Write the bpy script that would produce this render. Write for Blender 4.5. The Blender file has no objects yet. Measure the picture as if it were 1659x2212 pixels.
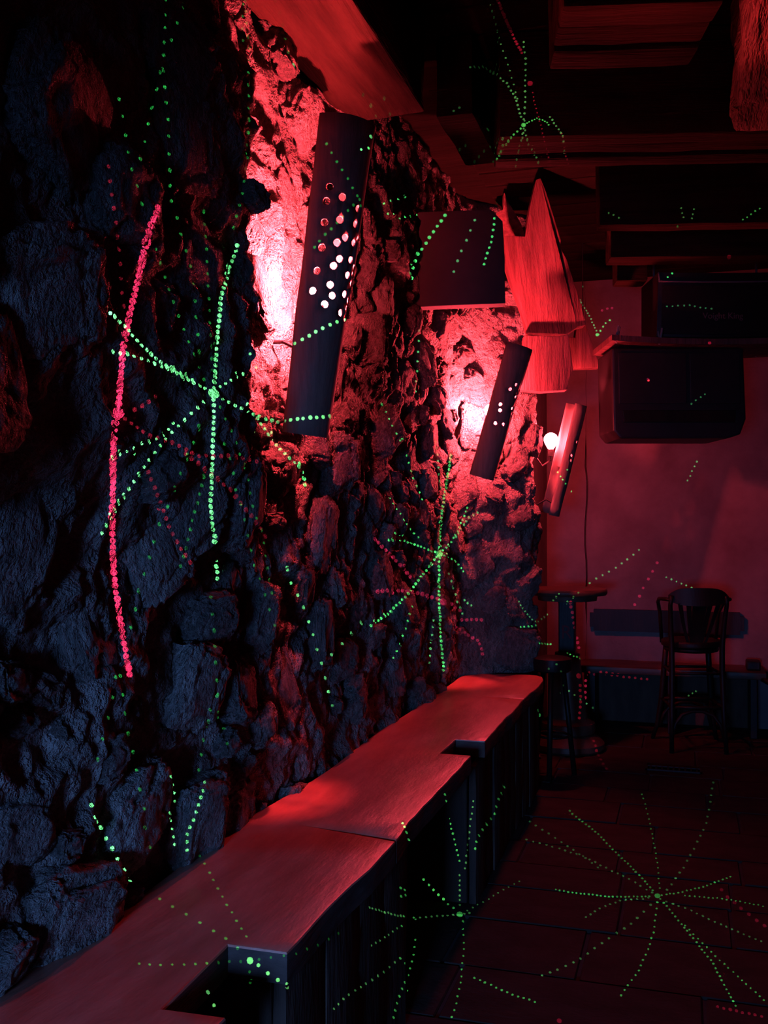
import bpy, bmesh, math, random
from math import sin, cos, pi, radians, sqrt, atan2, asin
from mathutils import Vector, Matrix, noise
from mathutils.geometry import delaunay_2d_cdt

sc = bpy.context.scene
COL = sc.collection
random.seed(7)

# ------------------------------------------------------------------ camera
EYE = Vector((0.0, 0.0, 1.55))
YAW, PITCH, FPX = radians(17.0), radians(0.64), 2150.0
cam_d = bpy.data.cameras.new('camera')
cam_d.sensor_fit = 'HORIZONTAL'
cam_d.sensor_width = 36.0
cam_d.lens = 36.0 * FPX / 1659.0
cam_d.clip_start = 0.02
cam = bpy.data.objects.new('camera', cam_d)
cam.location = EYE
cam.rotation_euler = (pi / 2 + PITCH, 0, YAW)
COL.objects.link(cam)
sc.camera = cam
CR = cam.rotation_euler.to_matrix()


def ray(u, v):
    """direction through a pixel of the 1659x2212 frame, 1 m deep along the view axis"""
    return CR @ Vector(((u - 829.5) / FPX, (1106.0 - v) / FPX, -1.0))


def W(u, v, z):
    return EYE + ray(u, v) * z


# ------------------------------------------------------------------ world, lights, exposure
wd = bpy.data.worlds.new('world')
sc.world = wd
wd.use_nodes = True
wd.node_tree.nodes['Background'].inputs[0].default_value = (0, 0, 0, 1)
wd.node_tree.nodes['Background'].inputs[1].default_value = 0.0
vs = sc.view_settings
vs.view_transform = 'Standard'
vs.look = 'None'
vs.exposure = 0.0
vs.gamma = 1.0
vs.use_curve_mapping = False
sc.cycles.use_light_tree = False
sc.cycles.sample_clamp_indirect = 2.0
sc.cycles.max_bounces = 4
sc.cycles.diffuse_bounces = 2
sc.cycles.glossy_bounces = 2

# cold blue area light, added behind the camera to rake the near wall
WIN_C = Vector((-0.50, -2.44, 1.20))
al = bpy.data.lights.new('added_blue_light', 'AREA')
al.shape = 'RECTANGLE'
al.size, al.size_y = 0.7, 0.6
al.energy = 22.0
al.color = (0.13, 0.33, 1.0)
al.spread = radians(62)
alo = bpy.data.objects.new('added_blue_light', al)
alo.location = WIN_C + Vector((0, 0.03, 0))
alo.rotation_euler = (Vector((-0.65, 4.4, -1.05))).to_track_quat('-Z', 'Y').to_euler()
COL.objects.link(alo)

BULB_COLOR = (1.0, 0.053, 0.082)
BULB_POWER = (8800.0, 7600.0, 2100.0)
BULB_R = (0.030, 0.034, 0.046)
LASER = dict(gf=1000.0, gb=520.0, gd=75.0, rb=330.0, rd=60.0)


# ------------------------------------------------------------------ materials
def newmat(name):
    m = bpy.data.materials.new(name)
    m.use_nodes = True
    nt = m.node_tree
    b = nt.nodes['Principled BSDF']
    return m, nt, b


def surf(name, c1, c2, scale=6.0, stretch=(1, 1, 1), rough=0.8, bump=0.3, bscale=None, bdist=0.02,
         detail=5.0, spec=0.3, c3=None, rot=None):
    m, nt, b = newmat(name)
    tc = nt.nodes.new('ShaderNodeTexCoord')
    mp = nt.nodes.new('ShaderNodeMapping')
    mp.inputs['Scale'].default_value = stretch
    if rot:  # turn the grain first, then stretch it
        mp.vector_type = 'TEXTURE'
        mp.inputs['Rotation'].default_value = rot
        mp.inputs['Scale'].default_value = [1 / a for a in stretch]
    nt.links.new(tc.outputs['Object'], mp.inputs['Vector'])
    n1 = nt.nodes.new('ShaderNodeTexNoise')
    n1.inputs['Scale'].default_value = scale
    n1.inputs['Detail'].default_value = detail
    n1.inputs['Roughness'].default_value = 0.62
    nt.links.new(mp.outputs[0], n1.inputs['Vector'])
    r = nt.nodes.new('ShaderNodeValToRGB')
    r.color_ramp.elements[0].position = 0.30
    r.color_ramp.elements[0].color = (*c1, 1)
    r.color_ramp.elements[1].position = 0.70
    r.color_ramp.elements[1].color = (*c2, 1)
    if c3:
        e = r.color_ramp.elements.new(0.5)
        e.color = (*c3, 1)
    nt.links.new(n1.outputs['Fac'], r.inputs['Fac'])
    nt.links.new(r.outputs[0], b.inputs['Base Color'])
    b.inputs['Roughness'].default_value = rough
    b.inputs['Specular IOR Level'].default_value = spec
    if bump:
        n2 = nt.nodes.new('ShaderNodeTexNoise')
        n2.inputs['Scale'].default_value = bscale or scale * 3
        n2.inputs['Detail'].default_value = 4.0
        n2.inputs['Roughness'].default_value = 0.65
        nt.links.new(mp.outputs[0], n2.inputs['Vector'])
        bp = nt.nodes.new('ShaderNodeBump')
        bp.inputs['Strength'].default_value = bump
        bp.inputs['Distance'].default_value = bdist
        nt.links.new(n2.outputs['Fac'], bp.inputs['Height'])
        nt.links.new(bp.outputs[0], b.inputs['Normal'])
    return m


def emit(name, color, strength):
    m, nt, b = newmat(name)
    b.inputs['Base Color'].default_value = (*color, 1)
    b.inputs['Emission Color'].default_value = (*color, 1)
    b.inputs['Emission Strength'].default_value = strength
    return m


M = {}
M['mortar'] = surf('mortar', (0.09, 0.08, 0.07), (0.27, 0.24, 0.21), 5, rough=0.95, bump=1.0, bscale=34, bdist=0.05, spec=0.1)
M['stone'] = surf('stone', (0.13, 0.115, 0.10), (0.36, 0.32, 0.28), 4, rough=0.92, bump=1.0, bscale=9, bdist=0.10, spec=0.1)
M['stone2'] = surf('stone_pale', (0.20, 0.18, 0.155), (0.44, 0.40, 0.35), 3, rough=0.92, bump=1.0, bscale=7, bdist=0.10, spec=0.1)
M['plaster'] = surf('plaster', (0.12, 0.09, 0.09), (0.20, 0.16, 0.155), 2.5, rough=0.95, bump=0.35, bscale=14, bdist=0.02, spec=0.1)
M['gap'] = surf('dark_gap', (0.03, 0.025, 0.02), (0.06, 0.05, 0.04), 8, rough=1, bump=0, spec=0.0)
M['slab'] = surf('floor_slab', (0.024, 0.016, 0.012), (0.05, 0.034, 0.026), 3, rough=0.85, bump=0.3, bscale=20, bdist=0.01, spec=0.10)
M['joint'] = surf('floor_joint', (0.02, 0.016, 0.013), (0.04, 0.03, 0.025), 8, rough=1, bump=0)
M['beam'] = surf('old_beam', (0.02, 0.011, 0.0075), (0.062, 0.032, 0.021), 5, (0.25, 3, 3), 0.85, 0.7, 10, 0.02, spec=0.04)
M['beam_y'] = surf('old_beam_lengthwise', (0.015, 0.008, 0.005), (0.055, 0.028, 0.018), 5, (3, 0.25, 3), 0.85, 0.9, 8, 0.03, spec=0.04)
M['overhead_lit'] = surf('worm_eaten_timber_lit', (0.08, 0.04, 0.025), (0.5, 0.26, 0.16), 6, (3, 0.4, 3), 0.85, 1.0, 8, 0.05)  # worm-eaten wood, its colour raised to stand in for missing lamp light
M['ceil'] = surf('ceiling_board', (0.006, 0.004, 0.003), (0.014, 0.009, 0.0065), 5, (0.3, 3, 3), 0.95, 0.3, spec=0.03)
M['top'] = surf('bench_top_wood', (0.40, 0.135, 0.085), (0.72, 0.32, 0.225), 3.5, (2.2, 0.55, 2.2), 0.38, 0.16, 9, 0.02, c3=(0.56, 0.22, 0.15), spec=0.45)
M['counter_edge'] = surf('dark_counter_edge', (0.05, 0.032, 0.026), (0.11, 0.075, 0.06), 5, (2, 0.6, 4), 0.8, 0.3, 12, 0.02, spec=0.15)  # sides and underside of the counter plank, darker than its top
M['base'] = surf('bench_base_wood', (0.03, 0.017, 0.012), (0.08, 0.046, 0.03), 5, (2, 2, 0.5), 0.8, 0.5, 12, 0.02)
M['shade'] = surf('lamp_shade_wood', (0.12, 0.085, 0.07), (0.20, 0.145, 0.12), 6, (5, 5, 0.4), 0.75, 0.3, 12, 0.01)
M['timber'] = surf('split_timber', (0.10, 0.042, 0.038), (0.22, 0.095, 0.087), 5, (5, 5, 0.5), 0.8, 0.5, 11, 0.03, spec=0.1)
M['timber_lean'] = surf('split_timber_leaning', (0.08, 0.030, 0.027), (0.19, 0.075, 0.07), 5, (5, 5, 0.45), 0.8, 0.7, 10, 0.03, spec=0.1, rot=(radians(43), 0, 0))
M['board'] = surf('grey_board', (0.045, 0.036, 0.036), (0.065, 0.055, 0.055), 3, (1, 1, 1), 0.85, 0.2, 9, 0.02)
M['dark'] = surf('dark_wood', (0.008, 0.005, 0.0035), (0.018, 0.011, 0.008), 6, (3, 3, 0.5), 0.45, 0.1, spec=0.18)
M['table'] = surf('table_wood', (0.05, 0.027, 0.017), (0.10, 0.056, 0.036), 5, (1, 3, 3), 0.45, 0.1, spec=0.25)
M['black'] = surf('black_box', (0.012, 0.011, 0.011), (0.022, 0.02, 0.02), 6, rough=0.5, bump=0.05)
M['grille'] = surf('black_grille', (0.008, 0.008, 0.008), (0.015, 0.015, 0.015), 90, rough=0.7, bump=0.3, bscale=200, bdist=0.003)
M['metal'] = surf('dull_metal', (0.16, 0.15, 0.15), (0.28, 0.27, 0.26), 8, rough=0.45, bump=0.05, spec=0.6)
M['letter'] = surf('faded_letter', (0.22, 0.11, 0.11), (0.28, 0.15, 0.15), 9, rough=0.7, bump=0)
M['red_letter'] = surf('red_letter', (0.16, 0.02, 0.02), (0.2, 0.03, 0.03), 9, rough=0.7, bump=0)
M['iron'] = surf('iron', (0.015, 0.014, 0.013), (0.03, 0.028, 0.026), 9, rough=0.7, bump=0.1)
M['cord'] = surf('lamp_cord', (0.02, 0.02, 0.02), (0.03, 0.03, 0.03), 9, rough=0.6, bump=0)
M['void'] = surf('matt_black', (0.0, 0.0, 0.0), (0.002, 0.002, 0.002), 5, rough=1, bump=0, spec=0)
M['led'] = emit('standby_led', (1.0, 0.03, 0.02), 1.2)
M['glass'] = emit('glowing_pane', (0.25, 0.42, 1.0), 0.3)  # self-lit pane for the made-up window behind the camera
M['glass'].cycles.emission_sampling = 'NONE'


# ------------------------------------------------------------------ helpers
def obj(name, bm, m, parent=None, smooth=False, sharp=None):
    me = bpy.data.meshes.new(name)
    bmesh.ops.recalc_face_normals(bm, faces=bm.faces[:])
    bm.to_mesh(me)
    bm.free()
    me.materials.append(m)
    if smooth:
        for p in me.polygons:
            p.use_smooth = True
        if sharp:
            me.set_sharp_from_angle(angle=radians(sharp))
    o = bpy.data.objects.new(name, me)
    COL.objects.link(o)
    if parent is not None:
        o.parent = parent
    return o


def child_at(o, parent):
    """parent keeping world coordinates (the parents here are unrotated Empties or meshes at a location)"""
    o.parent = parent
    o.matrix_parent_inverse = parent.matrix_basis.inverted()
    return o


def tag(o, label, cat, group=None):
    o['label'] = label
    o['category'] = cat
    if group:
        o['group'] = group
    return o


def struct(o):
    o['kind'] = 'structure'
    return o


def empty(name, loc=(0, 0, 0), rz=0.0):
    o = bpy.data.objects.new(name, None)
    o.location = loc
    o.rotation_euler = (0, 0, rz)
    o.empty_display_size = 0.1
    COL.objects.link(o)
    return o


def box(bm, x0, x1, y0, y1, z0, z1, bevel=0.0, seg=2):
    vs_ = [bm.verts.new(p) for p in ((x0, y0, z0), (x1, y0, z0), (x1, y1, z0), (x0, y1, z0),
                                     (x0, y0, z1), (x1, y0, z1), (x1, y1, z1), (x0, y1, z1))]
    fs = [bm.faces.new([vs_[i] for i in f]) for f in
          ((3, 2, 1, 0), (4, 5, 6, 7), (0, 1, 5, 4), (1, 2, 6, 5), (2, 3, 7, 6), (3, 0, 4, 7))]
    if bevel:
        es = list({e for f in fs for e in f.edges})
        bmesh.ops.bevel(bm, geom=es, offset=bevel, segments=seg, affect='EDGES', profile=0.6)
    return bm


def rough_box(x0, x1, y0, y1, z0, z1, step=0.06, amp=0.008, freq=6.0, seed=0.0, bevel=0.015):
    """a hewn timber: a box cut fine enough to be uneven"""
    bm = bmesh.new()
    box(bm, x0, x1, y0, y1, z0, z1, bevel, 2)
    for ax, (a, b_) in enumerate(((x0, x1), (y0, y1), (z0, z1))):
        n = max(1, int((b_ - a) / step))
        n = min(n, 60)
        for k in range(1, n):
            co = [0, 0, 0]
            no = [0, 0, 0]
            co[ax] = a + (b_ - a) * k / n
            no[ax] = 1
            bmesh.ops.bisect_plane(bm, geom=bm.verts[:] + bm.edges[:] + bm.faces[:], plane_co=co, plane_no=no)
    bm.normal_update()
    for v in bm.verts:
        p = v.co * freq + Vector((seed, seed * 2.3, 0))
        v.co += v.normal * noise.fractal(p, 1.0, 2.0, 3) * amp
    return bm


def tube(bm, pts, r, seg=8, closed=False, cap=True):
    pts = [Vector(p) for p in pts]
    n = len(pts)
    rs = r if isinstance(r, (list, tuple)) else [r] * n
    rings = []
    up = None
    for i in range(n):
        if closed:
            t = pts[(i + 1) % n] - pts[i - 1]
        else:
            t = pts[min(i + 1, n - 1)] - pts[max(i - 1, 0)]
        t.normalize()
        if up is None:
            up = Vector((0, 0, 1)) if abs(t.z) < 0.9 else Vector((1, 0, 0))
        a = up - t * up.dot(t)
        a.normalize()
        up = a
        b_ = t.cross(a)
        rings.append([bm.verts.new(pts[i] + (a * cos(2 * pi * k / seg) + b_ * sin(2 * pi * k / seg)) * rs[i]) for k in range(seg)])
    m = n if closed else n - 1
    for i in range(m):
        A, B = rings[i], rings[(i + 1) % n]
        for k in range(seg):
            bm.faces.new((A[k], A[(k + 1) % seg], B[(k + 1) % seg], B[k]))
    if cap and not closed:
        bm.faces.new(rings[0][::-1])
        bm.faces.new(rings[-1])
    return bm


def lathe(bm, prof, seg=32, c=(0, 0)):
    rings = []
    for r, z in prof:
        rings.append([bm.verts.new((c[0] + max(r, 1e-4) * cos(2 * pi * k / seg), c[1] + max(r, 1e-4) * sin(2 * pi * k / seg), z)) for k in range(seg)])
    for A, B in zip(rings, rings[1:]):
        for k in range(seg):
            bm.faces.new((A[k], A[(k + 1) % seg], B[(k + 1) % seg], B[k]))
    bm.faces.new(rings[0][::-1])
    bm.faces.new(rings[-1])
    return bm


def prism(outline, ext, bevel=0.0):
    """outline: 3-D points of a flat polygon, ext: extrusion vector"""
    bm = bmesh.new()
    a = [bm.verts.new(p) for p in outline]
    b_ = [bm.verts.new(Vector(p) + Vector(ext)) for p in outline]
    n = len(a)
    bm.faces.new(a[::-1])
    bm.faces.new(b_)
    for i in range(n):
        bm.faces.new((a[i], a[(i + 1) % n], b_[(i + 1) % n], b_[i]))
    bmesh.ops.recalc_face_normals(bm, faces=bm.faces[:])
    if bevel:
        bmesh.ops.bevel(bm, geom=bm.edges[:], offset=bevel, segments=2, affect='EDGES', profile=0.6)
    return bm


def sstep(a, b_, x):
    t = min(1.0, max(0.0, (x - a) / (b_ - a)))
    return t * t * (3 - 2 * t)


# ------------------------------------------------------------------ the setting
ROOM_X1, Y_REAR, Y_BACK, Z_CEIL = 2.6, -2.5, 8.05, 3.5


def wall_x(y):
    """face of the rubble wall: a pier swells out past the bench, then the wall drops back into an alcove"""
    x = -1.31
    x += 0.36 * sstep(5.70, 6.28, y)
    x -= 0.17 * sstep(6.46, 6.72, y)
    return x


def wall_xz(y, z):
    """the masonry stands proud on the near side of the first lamp"""
    w = 0.05 * noise.noise(Vector((z * 3.3, 11.0, 2.0)))
    return wall_x(y) + 0.13 * (1 - sstep(2.56 + w, 2.67 + w, y)) * sstep(1.45, 1.75, z) * (1 - 0.7 * sstep(2.75, 3.0, z))


def crag(y, z):
    p = Vector((y, z, 0.0))
    w = Vector((noise.noise(p * 2.1), noise.noise(p * 2.1 + Vector((7, 3, 1))), 0)) * 0.08
    q = p + w
    h = 0.040 * noise.fractal(q * 2.3, 1.0, 2.0, 3)
    h += 0.036 * (noise.ridged_multi_fractal(q * 5.0 + Vector((3, 9, 4)), 0.9, 2.1, 4, 1.0, 2.0) - 1.1)
    h += 0.014 * noise.fractal(q * 20.0, 0.8, 2.0, 4)
    return h


def plaster_mask(y):
    return 1.0 - sstep(6.55, 6.80, y)


def frange(a, b_, s):
    n = max(1, int(round((b_ - a) / s)))
    return [a + (b_ - a) * i / n for i in range(n)]


ys = frange(Y_REAR, 1.1, 0.12) + frange(1.1, 4.0, 0.0125) + frange(4.0, 6.8, 0.018) + frange(6.8, Y_BACK, 0.06) + [Y_BACK]
zs = frange(0.0, Z_CEIL, 0.0155) + [Z_CEIL]
bm = bmesh.new()
grid = []
for y in ys:
    k = plaster_mask(y)
    row = []
    for z in zs:
        row.append(bm.verts.new((wall_xz(y, z) + (crag(y, z) * k if 0.9 < y < 6.9 else 0.0), y, z)))
    grid.append(row)
for i in range(len(ys) - 1):
    for j in range(len(zs) - 1):
        bm.faces.new((grid[i][j], grid[i][j + 1], grid[i + 1][j + 1], grid[i + 1][j]))
# thickness of the wall behind its face
bk = [bm.verts.new(p) for p in ((-1.75, Y_REAR, 0), (-1.75, Y_BACK, 0), (-1.75, Y_BACK, Z_CEIL), (-1.75, Y_REAR, Z_CEIL))]
bm.faces.new(bk)
bm.faces.new([r[0] for r in grid] + [bk[1], bk[0]])
bm.faces.new([r[-1] for r in grid][::-1] + [bk[3], bk[2]])
bm.faces.new(grid[0][::-1] + [bk[0], bk[3]])
bm.faces.new(grid[-1] + [bk[2], bk[1]])
wall = struct(obj('wall_left', bm, M['mortar'], smooth=True, sharp=60))

# stones set into the mortar, each its own piece
variants = []
for k in range(12):
    b2 = bmesh.new()
    bmesh.ops.create_icosphere(b2, subdivisions=5, radius=1.0)
    sd = Vector((k * 11.3, k * 4.7, k * 2.9))
    e = random.uniform(0.45, 0.8)
    for v in b2.verts:
        c = v.co.normalized()
        s = Vector([math.copysign(abs(a) ** e, a) for a in c])
        d = 1.0 + 0.20 * noise.noise(c * 1.3 + sd) + 0.13 * noise.fractal(c * 2.6 + sd, 0.9, 2.1, 4)
        d += 0.075 * (noise.ridged_multi_fractal(c * 4.5 + sd, 0.85, 2.1, 5, 1.0, 2.0) - 1.0)
        v.co = s * d * 0.82
    me = bpy.data.meshes.new('stone')
    b2.to_mesh(me)
    b2.free()
    for p in me.polygons:
        p.use_smooth = True
    me.materials.append(M['stone2'] if k % 3 == 0 else M['stone'])
    variants.append(me)
rs = random.Random(21)
placed = []
# a few big stones the photograph shows clearly, then a fill of smaller ones
big = [(300, 1760, .15, .13), (150, 1980, .17, .12), (60, 1800, .12, .1), (420, 1480, .12, .13), (210, 1330, .14, .18),
       (40, 1150, .16, .2), (330, 1180, .12, .15), (560, 620, .11, .17), (610, 420, .10, .14), (650, 250, .14, .11),
       (690, 1370, .09, .15), (620, 1480, .10, .18), (660, 1600, .10, .16), (860, 1440, .12, .17), (780, 1310, .10, .12),
       (100, 640, .16, .15), (250, 420, .15, .12), (130, 250, .2, .16), (420, 300, .15, .15), (520, 1080, .12, .16),
       (430, 1060, .13, .17), (700, 1150, .13, .17), (560, 1330, .09, .12), (400, 120, .16, .12), (720, 100, .13, .12)]


def wall_hit(u, v):
    d = ray(u, v)
    t = 0.5
    while t < 9:
        p = EYE + d * t
        if p.x < wall_xz(p.y, p.z) + 0.02:
            return p
        t += 0.01
    return None


for u, v, a, b_ in big:
    p = wall_hit(u, v)
    if p is not None and p.z > 0.05:
        placed.append((p.y, p.z, a, b_, True))
tries = 0
while len(placed) < 296 and tries < 30000:
    tries += 1
    f = max(0.0, 1 - tries / 22000)
    a = rs.uniform(0.045, 0.08 + 0.11 * f)
    b_ = a * rs.uniform(0.55, 1.05)
    y = rs.uniform(1.25, 6.5)
    z = rs.uniform(0.1, 3.45)
    if y > 6.45 - a:
        continue
    ok = True
    for (y2, z2, a2, b2_, _) in placed:
        if ((y - y2) / (a + a2)) ** 2 + ((z - z2) / (b_ + b2_)) ** 2 < 0.80:
            ok = False
            break
    if ok:
        placed.append((y, z, a, b_, False))
for i, (y, z, a, b_, isbig) in enumerate(placed):
    o = bpy.data.objects.new('stone', variants[i % 12])
    depth = rs.uniform(0.045, 0.075) + 0.18 * a
    x = wall_xz(y, z) + rs.uniform(-0.060, 0.0)
    slope = (wall_x(y + 0.05) - wall_x(y - 0.05)) / 0.1
    o.scale = (depth, a * 1.08, b_ * 1.08)
    o.location = (x, y, z)
    o.rotation_euler = (rs.uniform(-0.5, 0.5), rs.uniform(-0.22, 0.22), rs.uniform(-0.28, 0.2) - math.atan(slope))
    COL.objects.link(o)
    o.parent = wall

# back wall: rough masonry with two sheets of plaster that leave an open crack
bm = bmesh.new()
box(bm, -1.75, ROOM_X1 + 0.2, Y_BACK, Y_BACK + 0.3, 0, Z_CEIL)
wb = struct(obj('wall_back', bm, M['gap']))
crk = []
for i in range(29):
    z = Z_CEIL * i / 28
    crk.append((-0.775 + 0.022 * noise.noise(Vector((z * 3.1, 4, 0))) + 0.010 * noise.noise(Vector((z * 11, 1, 0))), z))


def sheet(xa, edge_right, side):
    """plaster sheet with a jagged edge, faces the room"""
    bm = bmesh.new()
    cols = []
    n = 10 if side < 0 else 60
    for x_, z in crk:
        gap = 0.007 * (1.0 if 0.8 < z < 2.2 else 0.15)
        e = x_ + side * gap
        row = []
        for k in range(n + 1):
            t = k / n
            x = e + (xa - e) * t
            d = 0.012 * noise.fractal(Vector((x * 2.2, z * 2.2, 3)), 1.0, 2.0, 4) - 0.03
            row.append(bm.verts.new((x, Y_BACK + d, z)))
        cols.append(row)
    for A, B in zip(cols, cols[1:]):
        for k in range(n):
            bm.faces.new((A[k], A[k + 1], B[k + 1], B[k]))
    ed = [e for e in bm.edges if e.is_boundary]
    r = bmesh.ops.extrude_edge_only(bm, edges=ed)
    for v in r['geom']:
        if isinstance(v, bmesh.types.BMVert):
            v.co.y = Y_BACK + 0.002
    return bm


obj('plaster_sheet', sheet(-1.2, 0, -1), M['plaster'], wb, True, 50)
obj('plaster_sheet', sheet(ROOM_X1, 0, 1), M['plaster'], wb, True, 50)
# smooth plaster that lines the alcove behind the pier
bm = bmesh.new()
box(bm, -1.16, -1.085, 6.80, Y_BACK - 0.01, 0, Z_CEIL, 0.01)
obj('plaster_lining', bm, M['plaster'], wall)

bm = bmesh.new()
box(bm, ROOM_X1, ROOM_X1 + 0.25, Y_REAR, Y_BACK, 0, Z_CEIL)
struct(obj('wall_right', bm, M['plaster']))
# rear wall in pieces around the opening of a made-up, unseen window
bm = bmesh.new()
wx0, wx1, wz0, wz1 = WIN_C.x - 0.47, WIN_C.x + 0.47, WIN_C.z - 0.42, WIN_C.z + 0.42
box(bm, -1.75, wx0, Y_REAR - 0.3, Y_REAR, 0, Z_CEIL)
box(bm, wx1, ROOM_X1 + 0.25, Y_REAR - 0.3, Y_REAR, 0, Z_CEIL)
box(bm, wx0, wx1, Y_REAR - 0.3, Y_REAR, 0, wz0)
box(bm, wx0, wx1, Y_REAR - 0.3, Y_REAR, wz1, Z_CEIL)
struct(obj('wall_rear', bm, M['plaster']))
bm = bmesh.new()
box(bm, wx0, wx1, Y_REAR - 0.06, Y_REAR - 0.05, wz0, wz1)
w1 = struct(obj('added_window', bm, M['glass']))  # invented window set around the added blue light
bm = bmesh.new()
for a, b_, c, d in ((wx0, wx0 + .04, wz0, wz1), (wx1 - .04, wx1, wz0, wz1), (wx0, wx1, wz0, wz0 + .04), (wx0, wx1, wz1 - .04, wz1),
                    (WIN_C.x - .015, WIN_C.x + .015, wz0, wz1)):
    box(bm, a, b_, Y_REAR - 0.1, Y_REAR - 0.01, c, d)
obj('added_window_frame', bm, M['dark'], w1)

# floor of worn slabs
bm = bmesh.new()
box(bm, -1.75, ROOM_X1 + 0.25, Y_REAR - 0.3, Y_BACK + 0.3, -0.25, -0.012)
floor = struct(obj('floor', bm, M['joint']))
slab_variants = []
rs = random.Random(5)
for k in range(10):
    bm = bmesh.new()
    box(bm, -0.5, 0.5, -0.5, 0.5, -0.05, 0.0, 0.008, 1)
    for v in bm.verts:
        v.co.z += rs.uniform(-0.002, 0.001) if v.co.z > -0.02 else 0
    me = bpy.data.meshes.new('floor_slab')
    bm.to_mesh(me)
    bm.free()
    me.materials.append(M['slab'])
    slab_variants.append(me)
y = -2.4
i = 0
while y < Y_BACK - 0.05:
    h = rs.uniform(0.30, 0.44)
    if y + h > Y_BACK:
        h = Y_BACK - y
    x = -1.2 - rs.uniform(0, 0.4) if y > 5.6 else -1.25 - rs.uniform(0, 0.4)
    while x < ROOM_X1:
        w = rs.uniform(0.38, 0.85)
        x2 = min(x + w, ROOM_X1)
        if x2 - x > 0.05 and y > 0.8:
            o = bpy.data.objects.new('floor_slab', slab_variants[i % 10])
            i += 1
            o.scale = (x2 - x - 0.012, h - 0.012, 1)
            o.location = ((x + x2) / 2, y + h / 2, rs.uniform(-0.003, 0.001))
            COL.objects.link(o)
            o.parent = floor
        x = x2
    y += h
bm = bmesh.new()
box(bm, -1.7, ROOM_X1, Y_REAR, 0.85, -0.012, -0.002)
obj('floor_screed', bm, M['slab'], floor)

# ceiling and its timbers
bm = bmesh.new()
box(bm, -1.75, ROOM_X1 + 0.25, Y_REAR - 0.3, Y_BACK + 0.3, Z_CEIL, Z_CEIL + 0.15)
ceil = struct(obj('ceiling', bm, M['ceil']))
bv = None
y = 1.2
k = 0
while y < Y_BACK - 0.1:
    w = 0.22
    if bv is None:
        bm = bmesh.new()
        box(bm, -1.1, ROOM_X1 - 0.02, 0, w - 0.012, -0.03, 0.0, 0.004, 1)
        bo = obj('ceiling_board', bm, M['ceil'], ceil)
        bv = bo.data
    else:
        bo = bpy.data.objects.new('ceiling_board', bv)
        COL.objects.link(bo)
        bo.parent = ceil
    bo.location = (0, y, Z_CEIL)
    y += w


JOIST_AZ = radians(13.5)


def joist(y0, y1, z0, label, boards=1, seed=0.0, x0=-0.56, x1=2.35):
    """a beam laid across the room, a little out of square with the long wall"""
    ym = (y0 + y1) / 2
    h = (y1 - y0) / 2
    if boards == 1:
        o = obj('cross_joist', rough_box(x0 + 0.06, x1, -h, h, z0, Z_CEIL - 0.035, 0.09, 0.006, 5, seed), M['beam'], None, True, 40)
        o.location = (-0.06, ym, 0)
        o.rotation_euler = (0, 0, JOIST_AZ)
        return tag(o, label, 'ceiling beam', 'ceiling joists')
    e = empty('cross_joist', (-0.06, ym, 0), JOIST_AZ)
    w = 2 * h / boards
    for b_ in range(boards):
        obj('beam_board', rough_box(x0 + 0.06, x1, -h + b_ * w + 0.006, -h + (b_ + 1) * w - 0.006,
                                    z0 + (0.012 if b_ == 1 else 0), Z_CEIL - 0.035, 0.08, 0.006, 5, seed + b_ * 3), M['beam'], e, True, 40)
    return tag(e, label, 'ceiling beam', 'ceiling joists')


joist(2.97, 3.39, 3.05, 'broad ceiling beam of three boards nearest the camera, barely lit', 3, 1, -0.40, 0.12)
joist(3.97, 4.33, 3.05, 'broad red-lit ceiling beam of three boards at the end of the overhead timber', 3, 2, -0.76)
joist(5.19, 5.31, 3.05, 'narrow ceiling joist, first behind the broad red-lit beam', 1, 5, -0.45)
joist(5.83, 6.02, 3.05, 'narrow ceiling joist, second behind the broad red-lit beam', 1, 7, -0.45)
joist(6.39, 6.56, 3.05, 'narrow ceiling joist just above the hanging loudspeaker, farthest of the row', 1, 9, -0.45, -0.20)
o = obj('lengthwise_beam', rough_box(-0.95, -0.80, 3.80, 4.36, 3.15, Z_CEIL - 0.035, 0.08, 0.006, 5, 31), M['ceil'], None, True, 40)
tag(o, 'short black lengthwise beam that takes the left end of the red-lit joist', 'ceiling beam')
o = obj('timber_beam', rough_box(-1.30, -0.97, 0.6, 3.72, 3.14, Z_CEIL - 0.035, 0.07, 0.010, 5, 13), M['beam_y'], None, True, 40)
tag(o, 'heavy timber lying along the top of the stone wall above the first lamp', 'ceiling beam')
bm = rough_box(0.165, 0.42, 1.3, 3.93, 3.0, Z_CEIL - 0.07, 0.05, 0.022, 7, 17, 0.02)
o = obj('overhead_timber', bm, M['overhead_lit'], None, True, 40)
tag(o, 'worm-eaten rough timber running lengthwise at the top right corner', 'ceiling beam')

# ------------------------------------------------------------------ bench along the stone wall
out = []
TOPZ = 0.64
fx = -0.815


def fr(y):
    return fx + 0.018 * noise.noise(Vector((y * 1.7, 5, 0))) + 0.006 * noise.noise(Vector((y * 7, 2, 0)))


def run(a, b_, s=0.06):
    return [(fr(t), t) for t in frange(a, b_, s)] + [(fr(b_), b_)]


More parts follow.
